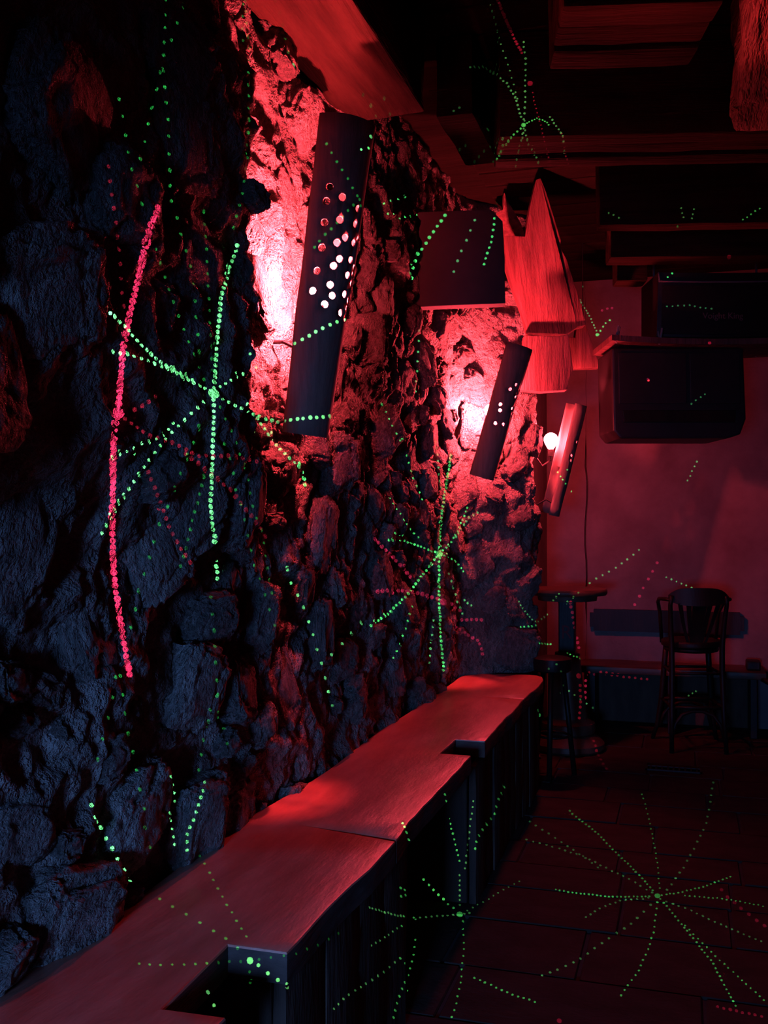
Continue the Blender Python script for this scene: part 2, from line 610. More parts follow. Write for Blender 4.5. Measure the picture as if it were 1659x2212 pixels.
out += run(0.55, 1.68)
out += [(-0.945, 1.675), (-0.955, 1.97)]
out += run(1.97, 2.745)
out += [(-0.90, 2.765), (-1.02, 2.79), (-0.90, 2.775)]
out += run(2.757, 3.84)
out += [(-0.943, 3.84), (-0.940, 4.11)]
out += run(4.11, 5.14)
out += [(-0.93, 5.155), (-0.99, 5.165), (-0.93, 5.162)]
out += run(5.148, 5.83)
out += [(fx - 0.015, 5.92), (fx - 0.05, 5.965), (fx - 0.12, 5.98), (-1.27, 5.93)]
for t in frange(0, 1, 0.03):
    y = 5.9 - t * (5.9 - 0.55)
    out.append((-1.29 + 0.03 * noise.noise(Vector((y * 1.3, 8, 0))), y))
out.append((-1.29, 0.55))
bm = prism([(x, y, TOPZ - 0.07) for x, y in out], (0, 0, 0.07))
tops = [e for e in bm.edges if all(abs(v.co.z - TOPZ) < 1e-5 for v in e.verts) and len(e.link_faces) == 2]
bmesh.ops.bevel(bm, geom=tops, offset=0.006, segments=2, affect='EDGES', profile=0.5)
big_faces = [f for f in bm.faces if len(f.verts) > 8]
bmesh.ops.triangulate(bm, faces=big_faces)
o = obj('wooden_counter', bm, M['top'], None, True, 35)
o.data.materials.append(M['counter_edge'])
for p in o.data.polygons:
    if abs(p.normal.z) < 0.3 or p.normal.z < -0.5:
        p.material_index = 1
tag(o, 'long low wooden counter plank with two square notches, lit red along the stone wall', 'counter')


def bench_base(y0, y1, label):
    e = empty('plinth_box', (-1.05, (y0 + y1) / 2, 0))
    n = max(3, int((y1 - y0) / 0.2))
    for k in range(n):
        a = y0 + (y1 - y0) * k / n
        b_ = y0 + (y1 - y0) * (k + 1) / n
        dx = random.uniform(-0.006, 0.006)
        o = obj('front_board', rough_box(-0.865 + dx, -0.835 + dx, a + 0.003, b_ - 0.003, 0.0, TOPZ - 0.079, 0.09, 0.006, 6, k * 3.1, 0.004), M['base'], None, True, 40)
        child_at(o, e)
    for yy in (y0, y1 - 0.03):
        bm = bmesh.new()
        box(bm, -1.24, -0.868, yy, yy + 0.03, 0, TOPZ - 0.0715, 0.004, 1)
        child_at(obj('end_panel', bm, M['base']), e)
    return tag(e, label, 'plinth', 'boarded plinths under the counter plank')


bench_base(0.75, 1.66, 'dark boarded plinth nearest the camera, before the near notch')
bench_base(2.0, 2.98, 'dark boarded plinth between the two notches of the counter plank')
bench_base(3.99, 5.86, 'dark worn boarded plinth under the far end of the red counter plank')


# ------------------------------------------------------------------ lamps with wooden shades
def sconce(idx, bot, top, r0, r1, mid_az, arc, bulb_at, holes, label, wallpt):
    bot, top = Vector(bot), Vector(top)
    e = empty('sconce_lamp', Vector(wallpt))
    ax = top - bot
    L = ax.length
    ax.normalize()

    def radial(az):
        d = Vector((cos(az), sin(az), 0))
        d -= ax * d.dot(ax)
        return d.normalized()

    arc = radians(arc)
    a0 = mid_az - arc / 2
    ns, nt_ = 18, 16
    rm = (r0 + r1) / 2
    # flat domain (arc length, height) triangulated around the drilled holes
    width = arc * rm
    verts = []
    edges = []
    faces = []
    hole_ids = set()
    nb = 0
    ring = []
    for k in range(ns + 1):
        ring.append((width * k / ns, 0.0))
    for k in range(1, nt_ + 1):
        ring.append((width, L * k / nt_))
    for k in range(ns - 1, -1, -1):
        ring.append((width * k / ns, L))
    for k in range(nt_ - 1, 0, -1):
        ring.append((0.0, L * k / nt_))
    verts += ring
    faces.append(list(range(len(ring))))
    hp = []
    for (s, t, r) in holes:
        b0 = len(verts)
        seg = 12
        verts += [(s * width + r * cos(2 * pi * q / seg), t * L + r * sin(2 * pi * q / seg)) for q in range(seg)]
        hole_ids.add(len(faces))
        faces.append(list(range(b0, b0 + seg)))
        hp.append((s * width, t * L, r))
    for a in range(1, ns):
        for b_ in range(1, nt_):
            p = (width * a / ns, L * b_ / nt_)
            if all((p[0] - h[0]) ** 2 + (p[1] - h[1]) ** 2 > (h[2] * 1.25) ** 2 for h in hp):
                verts.append(p)
    S = 100.0
    vv, ee, ff, _, _, of = delaunay_2d_cdt([Vector((x * S, y * S)) for x, y in verts], [], faces, 1, 1e-5)
    bm = bmesh.new()
    bv_ = []
    for p in vv:
        s, t = p.x / S / width, p.y / S / L
        az = a0 + arc * s
        r = r0 + (r1 - r0) * t
        wob = 0.006 * noise.noise(Vector((s * 3, t * 4, idx * 5)))
        rag = 0.0
        bv_.append(bm.verts.new(bot + ax * (t * L + rag) + radial(az) * (r + wob)))
    for f, o_ in zip(ff, of):
        if any(q in hole_ids for q in o_):
            continue
        try:
            bm.faces.new([bv_[q] for q in f])
        except ValueError:
            pass
    bmesh.ops.recalc_face_normals(bm, faces=bm.faces[:])
    sh = obj('lamp_shade', bm, M['shade'], None, True, 40)
    md = sh.modifiers.new('thickness', 'SOLIDIFY')
    md.thickness = 0.008
    md.offset = 0.0
    child_at(sh, e)
    sh['label'] = 'curved plank shade drilled with small holes'
    # bulb
    bc = Vector(bulb_at)
    bm = bmesh.new()
    br = BULB_R[idx]
    bmesh.ops.create_uvsphere(bm, u_segments=12, v_segments=8, radius=br)
    for v in bm.verts:
        if v.co.z < 0:
            v.co.z *= 1.5
            k = 1 - 0.35 * min(1, -v.co.z / (1.5 * br))
            v.co.x *= k
            v.co.y *= k
        v.co += bc
    mm = emit('bulb_glow', BULB_COLOR, BULB_POWER[idx] * (0.030 / br) ** 2)
    b = obj('bulb', bm, mm, None, True)
    child_at(b, e)
    b['label'] = 'glowing red bulb'
    bm = bmesh.new()
    tube(bm, [bc + Vector((0, 0, -1.35 * br)), bc + Vector((0, 0, -1.35 * br - 0.045))], 0.019, 12)
    child_at(obj('lamp_holder', bm, M['iron']), e)
    wp = Vector(wallpt)
    bm = bmesh.new()
    q = bc + Vector((0, 0, -1.35 * br - 0.04))
    tube(bm, [q, q + Vector((0, 0, -0.03)), (q + wp) / 2 + Vector((0, 0, -0.07)), wp + Vector((0.02, 0, -0.02)), wp + Vector((-0.03, 0, -0.02))], 0.007, 8)
    child_at(obj('lamp_arm', bm, M['iron']), e)
    # bracket that carries the shade from the wall
    bm = bmesh.new()
    m0 = bot + ax * 0.06 + radial(mid_az) * (r0 - 0.012)
    tube(bm, [m0, (m0 + wp) / 2 + Vector((0, 0, -0.12)), Vector((wp.x - 0.03, wp.y, bot.z + 0.03))], 0.006, 8)
    child_at(obj('shade_bracket', bm, M['iron']), e)
    return tag(e, label, 'wall lamp', 'red wall lamps with plank shades')


# drilled pattern of the first shade, read as (across, up) fractions of the plank
hl = [(430, 565), (411, 650), (513, 612), (611, 648), (399, 774), (498, 743), (595, 742), (384, 921), (480, 878), (530, 838),
      (582, 852), (618, 822), (353, 1058), (460, 1014), (496, 968), (563, 956), (613, 992), (325, 1177), (441, 1127), (455, 1187),
      (546, 1048), (591, 1028), (593, 1090), (408, 1246), (531, 1162), (571, 1192), (547, 1235), (510, 1275), (550, 1297)]
H1 = []
CAM1 = atan2(-0.94, 0.35)
AZ1, ARC1 = radians(-5), 229
for cx, cy in hl:
    px, py = 560 + cx / 2.837, 220 + cy / 2.837
    t = (938 - py) / (938 - 268)
    xl = 607 + (690 - 607) * t
    xr = 712 + (812 - 712) * t
    f = min(0.985, max(0.015, (px - xl) / (xr - xl)))
    a_l, a_r = radians(-50), radians(179)
    off = sin(a_l) + f * (0.985 - sin(a_l))
    s = (asin(off) - a_l) / (a_r - a_l)
    H1.append((s, t, 0.0118))
CRIGHT = CR @ Vector((1, 0, 0))
b1 = W(660, 938, 3.24) - CRIGHT * 0.115 * 0.080
t1 = W(751, 266, 3.16) - CRIGHT * 0.115 * 0.098
bulb1 = b1.lerp(t1, 0.46) + Vector((-0.012, 0.0, 0))
sconce(0, b1, t1, 0.080, 0.098, AZ1, ARC1, bulb1, H1,
       'red wall lamp behind a tall dark plank shade with many holes, nearest of three', (-1.30, bulb1.y + 0.05, bulb1.z - 0.12))

rs = random.Random(9)
H2 = []
while len(H2) < 16:
    s, t = rs.uniform(0.2, 0.85), rs.uniform(0.38, 0.72)
    if all((s - a) ** 2 * 0.05 + (t - b_) ** 2 * 0.6 > 0.0008 for a, b_, _ in H2):
        H2.append((s, t, 0.010))
AZ2 = radians(-9)
b2 = W(1040, 1030, 5.78) - CRIGHT * 0.01
t2 = W(1122, 748, 5.72) - CRIGHT * 0.01
bulb2 = b2.lerp(t2, 0.52) + Vector((-0.06, 0.03, 0))
sconce(1, b2, t2, 0.078, 0.085, AZ2, 238, bulb2, H2,
       'red wall lamp with slanting plank shade above the far end of the counter', (-1.17, bulb2.y + 0.06, bulb2.z - 0.12))
AZ3 = radians(28)
b3 = W(1186, 1110, 6.46) - CRIGHT * 0.01
t3 = W(1242, 872, 6.40) - CRIGHT * 0.01
bulb3 = W(1190, 950, 6.47)
sconce(2, b3, t3, 0.075, 0.085, AZ3, 205, bulb3, H2[:10],
       'farthest red wall lamp on the pier, its bare bulb showing beside the shade', (-0.96, bulb3.y - 0.04, bulb3.z - 0.1))


# ------------------------------------------------------------------ timbers and boards above the lamps
def slab_px(name, pts, z, thick, mat, label, cat, tilt=0.0, group=None):
    """a board standing at its own depth, facing down the room"""
    P3 = [W(u, v, z + tilt * (v - pts[0][1]) / 1000.0) for u, v in pts]
    fw = CR @ Vector((0, 0, -1))
    fw.z = 0
    fw.normalize()
    bm = prism(P3, fw * thick, 0.004)
    o = obj(name, bm, mat, None, False)
    return tag(o, label, cat, group)


slab_px('grey_board', [(884, 470), (905, 458), (1060, 452), (1086, 478), (1090, 560), (1092, 655), (960, 660), (884, 664)], 4.98, 0.09,
        M['board'], 'smooth grey board block fixed to the stone wall above the second lamp', 'board')
slab_px('split_timber', [(1088, 508), (1134, 511), (1146, 440), (1158, 388), (1168, 385), (1180, 415), (1197, 470), (1212, 520),
                         (1209, 532), (1224, 560), (1240, 610), (1255, 655), (1266, 702), (1248, 706), (1226, 722), (1140, 719), (1128, 672),
                         (1108, 618), (1092, 570)], 5.655, 0.10, M['timber_lean'],
        'large split timber board with a pointed top, lit red above the lamps', 'timber', 2.08, 'split timbers above the lamps')
slab_px('split_timber', [(1072, 460), (1087, 452), (1089, 414), (1098, 436), (1112, 458), (1124, 480), (1135, 508), (1110, 510), (1090, 508), (1080, 484)], 5.84, 0.08,
        M['timber'], 'small splintered bright timber stub beside the grey board block', 'timber', 3.0, 'split timbers above the lamps')
slab_px('split_timber', [(1133, 724), (1205, 727), (1228, 722), (1238, 800), (1228, 822), (1226, 842), (1170, 846), (1121, 842), (1136, 790), (1142, 764), (1131, 748)], 6.0, 0.10,
        M['timber'], 'short square timber block directly above the farthest lamp', 'timber', 0.0, 'split timbers above the lamps')
rp = slab_px('split_timber', [(1227, 727), (1243, 729), (1247, 700), (1258, 688), (1266, 702), (1280, 745), (1296, 794), (1238, 796), (1234, 755)], 6.78, 0.09,
        M['timber'], 'small rightmost timber piece with a notched top', 'timber', 0.0, 'split timbers above the lamps')

bm = bmesh.new()
hp = W(1259, 693, 6.82)
tube(bm, [hp, Vector((hp.x, hp.y, Z_CEIL - 0.02))], 0.004, 6)
obj('hanging_wire', bm, M['iron'], rp)

# ------------------------------------------------------------------ hanging shelf, loudspeaker and cabinet
zc = 6.0


def arcpt(u, sag, v0, z):
    t = (u - 1550.0) / 230.0
    return W(u, v0 + sag * (1 - t * t), z)


e = empty('hanging_shelf', W(1540, 742, zc))
fw = CR @ Vector((0, 0, -1))
fw.z = 0
fw.normalize()
rt = CR @ Vector((1, 0, 0))
pts = [arcpt(u, 9, 735, zc) for u in range(1322, 1790, 20)]
bm = bmesh.new()
n = len(pts)
rows = []
for p in pts:
    rows.append([bm.verts.new(p + fw * d + Vector((0, 0, h))) for d, h in ((0, -0.0), (0.55, -0.0), (0.55, 0.035), (0, 0.035))])
for A, B in zip(rows, rows[1:]):
    for k in range(4):
        bm.faces.new((A[k], A[(k + 1) % 4], B[(k + 1) % 4], B[k]))
bm.faces.new(rows[0])
bm.faces.new(rows[-1][::-1])
child_at(obj('shelf_board', bm, M['timber'], None), e)
for (u, dp, tall) in ((1331, 0.02, 0), (1337, 0.06, 0), (1426, 0.02, 0), (1460, 0.5, 1), (1700, 0.5, 1)):
    bm = bmesh.new()
    p = arcpt(u, 9, 735, zc) + fw * dp + Vector((0, 0, -0.004))
    tube(bm, [p, p + Vector((0, 0, 0.06)) + rt * 0.012, (Vector((p.x, p.y, Z_CEIL - 0.03)) if tall else p + Vector((0, 0, 0.10)) + rt * 0.018)], 0.007, 6)
    child_at(obj('hanger_strap', bm, M['metal']), e)
tag(e, 'slightly sagging wooden shelf hung from the ceiling under the loudspeaker', 'shelf')

# loudspeaker: bowed front leaning forward
e = empty('loudspeaker', W(1560, 735, zc))


def spk(u, v, d):
    t = (u - 1555.0) / 140.0
    return W(u, v + 6 * (1 - t * t), 5.98) + fw * (d + 0.05 * t * t)


bm = bmesh.new()
us = [1432 + 252 * k / 14 for k in range(15)]
fr_b = [spk(u, 716, 0.10) for u in us]
fr_t = [spk(u, 578, 0.06) for u in us]
bk_b = [p + fw * (0.40 - 0.05 * ((u - 1555) / 140) ** 2) for p, u in zip(fr_b, us)]
bk_t = [p + fw * (0.44 - 0.05 * ((u - 1555) / 140) ** 2) for p, u in zip(fr_t, us)]
loops = [[bm.verts.new(p) for p in L_] for L_ in (fr_b, fr_t, bk_t, bk_b)]
for q in range(4):
    A, B = loops[q], loops[(q + 1) % 4]
    for k in range(14):
        bm.faces.new((A[k], A[k + 1], B[k + 1], B[k]))
bm.faces.new([l[0] for l in loops])
bm.faces.new([l[-1] for l in loops][::-1])
bmesh.ops.recalc_face_normals(bm, faces=bm.faces[:])
child_at(obj('cabinet', bm, M['black'], None), e)
bm = bmesh.new()
g1 = [spk(1440 + 236 * k / 14, 710, 0.088) for k in range(15)]
g2 = [spk(1440 + 236 * k / 14, 606, 0.058) for k in range(15)]
A = [bm.verts.new(p) for p in g1]
B = [bm.verts.new(p) for p in g2]
A2 = [bm.verts.new(p + fw * 0.015) for p in g1]
B2_ = [bm.verts.new(p + fw * 0.015) for p in g2]
for k in range(14):
    bm.faces.new((A[k], A[k + 1], B[k + 1], B[k]))
    bm.faces.new((A2[k], B2_[k], B2_[k + 1], A2[k + 1]))
    bm.faces.new((A[k], A2[k], A2[k + 1], A[k + 1]))
    bm.faces.new((B[k], B[k + 1], B2_[k + 1], B2_[k]))
child_at(obj('grille', bm, M['grille'], None), e)
bm = bmesh.new()
tube(bm, [spk(1432 + 252 * k / 14, 598, 0.055) for k in range(15)], 0.0055, 6)
child_at(obj('trim_strip', bm, M['metal'], None, True), e)
bm = bmesh.new()
tube(bm, [spk(1432, 578, 0.055), spk(1434, 600, 0.055)], 0.005, 6)
child_at(obj('corner_clip', bm, M['metal'], None, True), e)
bm = bmesh.new()
tube(bm, [spk(1434, 705, 0.09), spk(1437, 720, 0.095)], 0.006, 6)
child_at(obj('corner_clip', bm, M['metal'], None, True), e)


def text(s, loc, size, face_dir, mat, parent, name='lettering', spread=1.0):
    cu = bpy.data.curves.new(name, 'FONT')
    cu.body = s
    cu.size = size
    cu.extrude = 0.001
    cu.align_x = 'CENTER'
    cu.align_y = 'CENTER'
    cu.space_character = spread
    to = bpy.data.objects.new(name, cu)
    COL.objects.link(to)
    dg = bpy.context.evaluated_depsgraph_get()
    me = bpy.data.meshes.new_from_object(to.evaluated_get(dg))
    bpy.data.objects.remove(to)
    R = face_dir.to_track_quat('Z', 'Y').to_matrix().to_4x4()
    me.transform(Matrix.Translation(loc) @ R)
    me.materials.clear()
    me.materials.append(mat)
    o_ = bpy.data.objects.new(name, me)
    COL.objects.link(o_)
    child_at(o_, parent)
    return o_


text('Voight King', spk(1569, 672, 0.060), 0.052, -fw, M['letter'], e)
tag(e, 'black loudspeaker with bowed front and faded lettering on the hanging shelf', 'loudspeaker')

# dark cabinet slung under the shelf
e = empty('black_cabinet', W(1465, 850, 6.25))
cz = 6.08
P4 = []
cor = [(1322, 752), (1606, 752), (1612, 905), (1600, 938), (1572, 947), (1340, 947), (1326, 930)]
bm = prism([W(u, v, cz) for u, v in cor], fw * 0.42, 0.012)
child_at(obj('cabinet_body', bm, M['black'], None), e)
bm = prism([W(u, v, cz - 0.012) for u, v in ((1336, 762), (1482, 762), (1484, 872), (1338, 872))], fw * 0.014, 0.003)
child_at(obj('cabinet_door', bm, M['black'], None), e)
bm = prism([W(u, v, cz - 0.012) for u, v in ((1490, 762), (1598, 762), (1600, 872), (1492, 872))], fw * 0.014, 0.003)
child_at(obj('cabinet_door', bm, M['black'], None), e)
bm = prism([W(u, v, cz - 0.015) for u, v in ((1345, 886), (1590, 886), (1588, 912), (1348, 912))], fw * 0.018, 0.004)
child_at(obj('lower_rail', bm, M['dark'], None), e)
bm = bmesh.new()
tube(bm, [W(1401, 822, cz - 0.012), W(1401, 822, cz - 0.020)], 0.006, 10)
child_at(obj('standby_light', bm, M['led'], None), e)
tag(e, 'big black cabinet with rounded lower corner slung under the hanging shelf', 'cabinet')

# ------------------------------------------------------------------ back of the room
# rail on the back wall
bm = bmesh.new()
box(bm, -0.745, 0.40, Y_BACK - 0.075, Y_BACK - 0.04, 0.705, 0.875, 0.0, 1)
ver = [ed for ed in bm.edges if abs(ed.verts[0].co.y - ed.verts[1].co.y) > 0.01]
bmesh.ops.bevel(bm, geom=ver, offset=0.03, segments=4, affect='EDGES')
o = obj('backrest_plank', bm, M['dark'])
tag(o, 'dark horizontal backrest plank with rounded ends fixed to the plaster wall', 'wall rail')

# wall bench
e = empty('plank_bench', (-0.1, 7.75, 0))
bm = rough_box(-0.80, 0.53, 7.58, 7.98, 0.43, 0.48, 0.1, 0.003, 5, 3, 0.008)
child_at(obj('bench_seat', bm, M['table'], None, True, 40), e)
for x in (-0.72, -0.15, 0.42):
    bm = bmesh.new()
    box(bm, x, x + 0.05, 7.62, 7.95, 0, 0.43, 0.005, 1)
    child_at(obj('bench_leg', bm, M['dark'], None), e)
bm = bmesh.new()
box(bm, -0.67, 0.42, 7.90, 7.93, 0.02, 0.43, 0.004, 1)
child_at(obj('bench_back_panel', bm, M['base'], None), e)
bm = bmesh.new()
box(bm, 0.40, 0.50, 7.70, 7.85, 0.48, 0.545, 0.012, 2)
child_at(obj('arm_block', bm, M['dark'], None), e)
bm = bmesh.new()
tube(bm, [(0.50, 7.60, 0.44), (0.58, 7.57, 0.40), (0.66, 7.55, 0.36), (0.72, 7.54, 0.20), (0.73, 7.54, 0.0)], 0.022, 8)
child_at(obj('bent_leg', bm, M['dark'], None, True), e)
tag(e, 'low dark wooden bench standing along the plaster back wall', 'bench')


# bentwood bar stool
def bar_stool(loc, rz, label):
    e = empty('bar_stool', loc, rz)
    SH = 0.74
    m = M['dark']
    bm = bmesh.new()
    lathe(bm, [(0.175, SH - 0.045), (0.20, SH - 0.04), (0.205, SH - 0.012), (0.195, SH), (0.15, SH - 0.004), (0.05, SH - 0.012)], 28)
    obj('seat', bm, m, e, True, 50)
    bm = bmesh.new()
    tube(bm, [(0.17 * cos(2 * pi * k / 28), 0.17 * sin(2 * pi * k / 28), SH - 0.06) for k in range(28)], 0.018, 8, True)
    obj('seat_ring', bm, m, e, True)
    legs = {}
    for sx in (-1, 1):
        # rear leg runs on up into the back post
        bm = bmesh.new()
        tube(bm, [(sx * 0.180, -0.235, 0), (sx * 0.172, -0.205, 0.25), (sx * 0.166, -0.185, 0.55), (sx * 0.168, -0.180, SH - 0.02),
                  (sx * 0.178, -0.20, 0.88), (sx * 0.186, -0.235, 1.0), (sx * 0.180, -0.255, 1.06)],
             [0.015, 0.017, 0.019, 0.019, 0.017, 0.015, 0.014], 10)
        obj('rear_leg', bm, m, e, True)
        bm = bmesh.new()
        tube(bm, [(sx * 0.225, 0.225, 0), (sx * 0.195, 0.19, 0.12), (sx * 0.172, 0.165, 0.30), (sx * 0.155, 0.145, 0.55), (sx * 0.145, 0.13, SH - 0.05)],
             [0.014, 0.017, 0.019, 0.020, 0.020], 10)
        obj('front_leg', bm, m, e, True)
        # side braces
        bm = bmesh.new()
        tube(bm, [(sx * 0.172, -0.20, 0.30), (sx * 0.170, 0.165, 0.30)], 0.011, 8)
        obj('stretcher', bm, m, e, True)
        bm = bmesh.new()
        tube(bm, [(sx * 0.165, -0.19, 0.53), (sx * 0.156, 0.147, 0.53)], 0.010, 8)
        obj('stretcher', bm, m, e, True)
        # small arms sweeping forward from the back posts
        bm = bmesh.new()
        tube(bm, [(sx * 0.18, -0.24, 1.03), (sx * 0.215, -0.20, 1.035), (sx * 0.235, -0.10, 1.03), (sx * 0.225, 0.0, 1.0), (sx * 0.20, 0.06, 0.92), (sx * 0.185, 0.08, SH - 0.03)],
             0.013, 8)
        obj('arm', bm, m, e, True)
    for yy, zz, r in ((-0.198, 0.30, 0.012), (0.163, 0.30, 0.013), (-0.188, 0.53, 0.010), (0.147, 0.53, 0.010)):
        hw = 0.171 if yy < 0 else 0.165
        bm = bmesh.new()
        tube(bm, [(-hw, yy, zz), (hw, yy, zz)], r, 8)
        obj('stretcher', bm, m, e, True)
    for yy, hw in ((-0.20, 0.172), (0.17, 0.18)):
        bm = bmesh.new()
        tube(bm, [(-hw, yy * 1.08, 0.10), (-hw * 0.86, yy, 0.19), (-hw * 0.6, yy * 0.97, 0.25), (-hw * 0.2, yy * 0.95, 0.275), (hw * 0.2, yy * 0.95, 0.275),
                  (hw * 0.6, yy * 0.97, 0.25), (hw * 0.86, yy, 0.19), (hw, yy * 1.08, 0.10)], 0.012, 8)
        obj('arched_brace', bm, m, e, True)
    # curved top rail
    bm = bmesh.new()
    rows = []
    for k in range(17):
        t = -1 + 2 * k / 16
        x = 0.196 * t
        yb = -0.275 + 0.05 * t * t
        top = 1.115 - 0.045 * abs(t) ** 5 - 0.008 * t * t
        bot = 1.005 - 0.012 * (1 - t * t) + 0.03 * abs(t) ** 6
        rows.append([bm.verts.new((x, yb - 0.010, bot)), bm.verts.new((x, yb + 0.012, bot)), bm.verts.new((x, yb + 0.010, top)), bm.verts.new((x, yb - 0.008, top))])
    for A, B in zip(rows, rows[1:]):
        for k in range(4):
            bm.faces.new((A[k], A[(k + 1) % 4], B[(k + 1) % 4], B[k]))
    bm.faces.new(rows[0])
    bm.faces.new(rows[-1][::-1])
    obj('top_rail', bm, m, e, True, 45)
    # fan of splats
    for t, w in ((-0.72, 0.012), (-0.40, 0.014), (0.0, 0.040), (0.40, 0.014), (0.72, 0.012)):
        bm = bmesh.new()
        rr = []
        for k in range(9):
            q = k / 8
            x = 0.175 * t * (0.42 + 0.58 * q ** 0.8)
            yy = -0.175 - 0.10 * q ** 1.4 + 0.03 * t * t * q
            zz = SH - 0.01 + (1.02 - SH) * q
            ww = w * (0.7 + 0.5 * q)
            rr.append([bm.verts.new((x - ww, yy - 0.006, zz)), bm.verts.new((x + ww, yy - 0.006, zz)), bm.verts.new((x + ww, yy + 0.006, zz)), bm.verts.new((x - ww, yy + 0.006, zz))])
        for A, B in zip(rr, rr[1:]):
            for k in range(4):
                bm.faces.new((A[k], A[(k + 1) % 4], B[(k + 1) % 4], B[k]))
        bm.faces.new(rr[0])
        bm.faces.new(rr[-1][::-1])
        obj('back_splat', bm, m, e, True, 45)
    return tag(e, label, 'bar stool')


bar_stool((0.015, 7.27, 0), radians(12), 'dark bentwood bar stool with fan back and arms before the back wall')

# round bar table on a pedestal in the alcove
tx, ty = -0.80, 6.94
e = empty('bar_table', (tx, ty, 0))
bm = bmesh.new()
lathe(bm, [(0.24, 1.055), (0.262, 1.058), (0.272, 1.072), (0.272, 1.088), (0.262, 1.10)], 40)
obj('table_top', bm, M['table'], e, True, 40)
bm = bmesh.new()
lathe(bm, [(0.20, 1.02), (0.205, 1.055)], 32)
obj('apron', bm, M['table'], e, True, 40)
bm = bmesh.new()
box(bm, -0.055, 0.055, -0.055, 0.055, 0.60, 1.02, 0.008, 2)
post = obj('post', bm, M['dark'], e)
bm = bmesh.new()
lathe(bm, [(0.135, 0.22), (0.13, 0.26), (0.10, 0.50), (0.085, 0.66), (0.05, 0.67)], 28)
obj('pedestal', bm, M['table'], e, True, 40)
bm = bmesh.new()
lathe(bm, [(0.185, 0.12), (0.19, 0.15), (0.185, 0.185), (0.15, 0.20), (0.12, 0.23)], 32)
obj('upper_base', bm, M['table'], e, True, 40)
bm = bmesh.new()
lathe(bm, [(0.235, 0.0), (0.25, 0.015), (0.25, 0.05), (0.23, 0.07), (0.16, 0.125)], 36)
obj('lower_base', bm, M['table'], e, True, 40)
t_ = text('R', Vector((tx + 0.0, ty - 0.0575, 0.80)), 0.13, Vector((0, -1, 0)), M['red_letter'], e, 'letter_mark')
tag(e, 'round wooden bar table on a stepped pedestal in the red-lit alcove', 'table')

# backless stool half hidden behind the end of the bench
e = empty('low_stool', (-0.80, 6.16, 0))
bm = bmesh.new()
lathe(bm, [(0.10, 0.64), (0.115, 0.65), (0.12, 0.69), (0.115, 0.72), (0.09, 0.73)], 24)
obj('stool_seat', bm, M['dark'], e, True, 40)
for k in range(3):
    a = 0.5 + 2 * pi * k / 3
    bm = bmesh.new()
    tube(bm, [(0.07 * cos(a), 0.07 * sin(a), 0.65), (0.14 * cos(a), 0.14 * sin(a), 0.0)], 0.016, 8)
    obj('stool_leg', bm, M['dark'], e, True)
bm = bmesh.new()
tube(bm, [(0.10 * cos(2 * pi * k / 20), 0.10 * sin(2 * pi * k / 20), 0.25) for k in range(20)], 0.008, 6, True)
obj('foot_ring', bm, M['dark'], e, True)
tag(e, 'dark three-legged stool half hidden beyond the far end of the counter', 'stool')

# drain grate in the floor
gp = EYE + ray(1455, 1663) * ((EYE.z) / -ray(1455, 1663).z)
e = empty('floor_grate', (gp.x, gp.y, 0))
bm = bmesh.new()
for a, b_, c, d in ((-.17, .17, -.055, -.043), (-.17, .17, .043, .055), (-.17, -.158, -.055, .055), (.158, .17, -.055, .055)):
    box(bm, a, b_, c, d, 0.0, 0.009)
obj('grate_frame', bm, M['iron'], e)
for k in range(9):
    bm = bmesh.new()
    x = -0.14 + 0.035 * k
    box(bm, x - 0.006, x + 0.006, -0.043, 0.043, 0.001, 0.007)
    obj('grate_bar', bm, M['iron'], e)
bm = bmesh.new()
box(bm, -0.158, 0.158, -0.043, 0.043, 0.0, 0.002)
obj('grate_dark_sheet', bm, M['void'], e)  # flat black sheet on the floor, painted shade in place of a pit
tag(e, 'narrow dark iron drain grate set in the floor before the bar stool', 'grate')

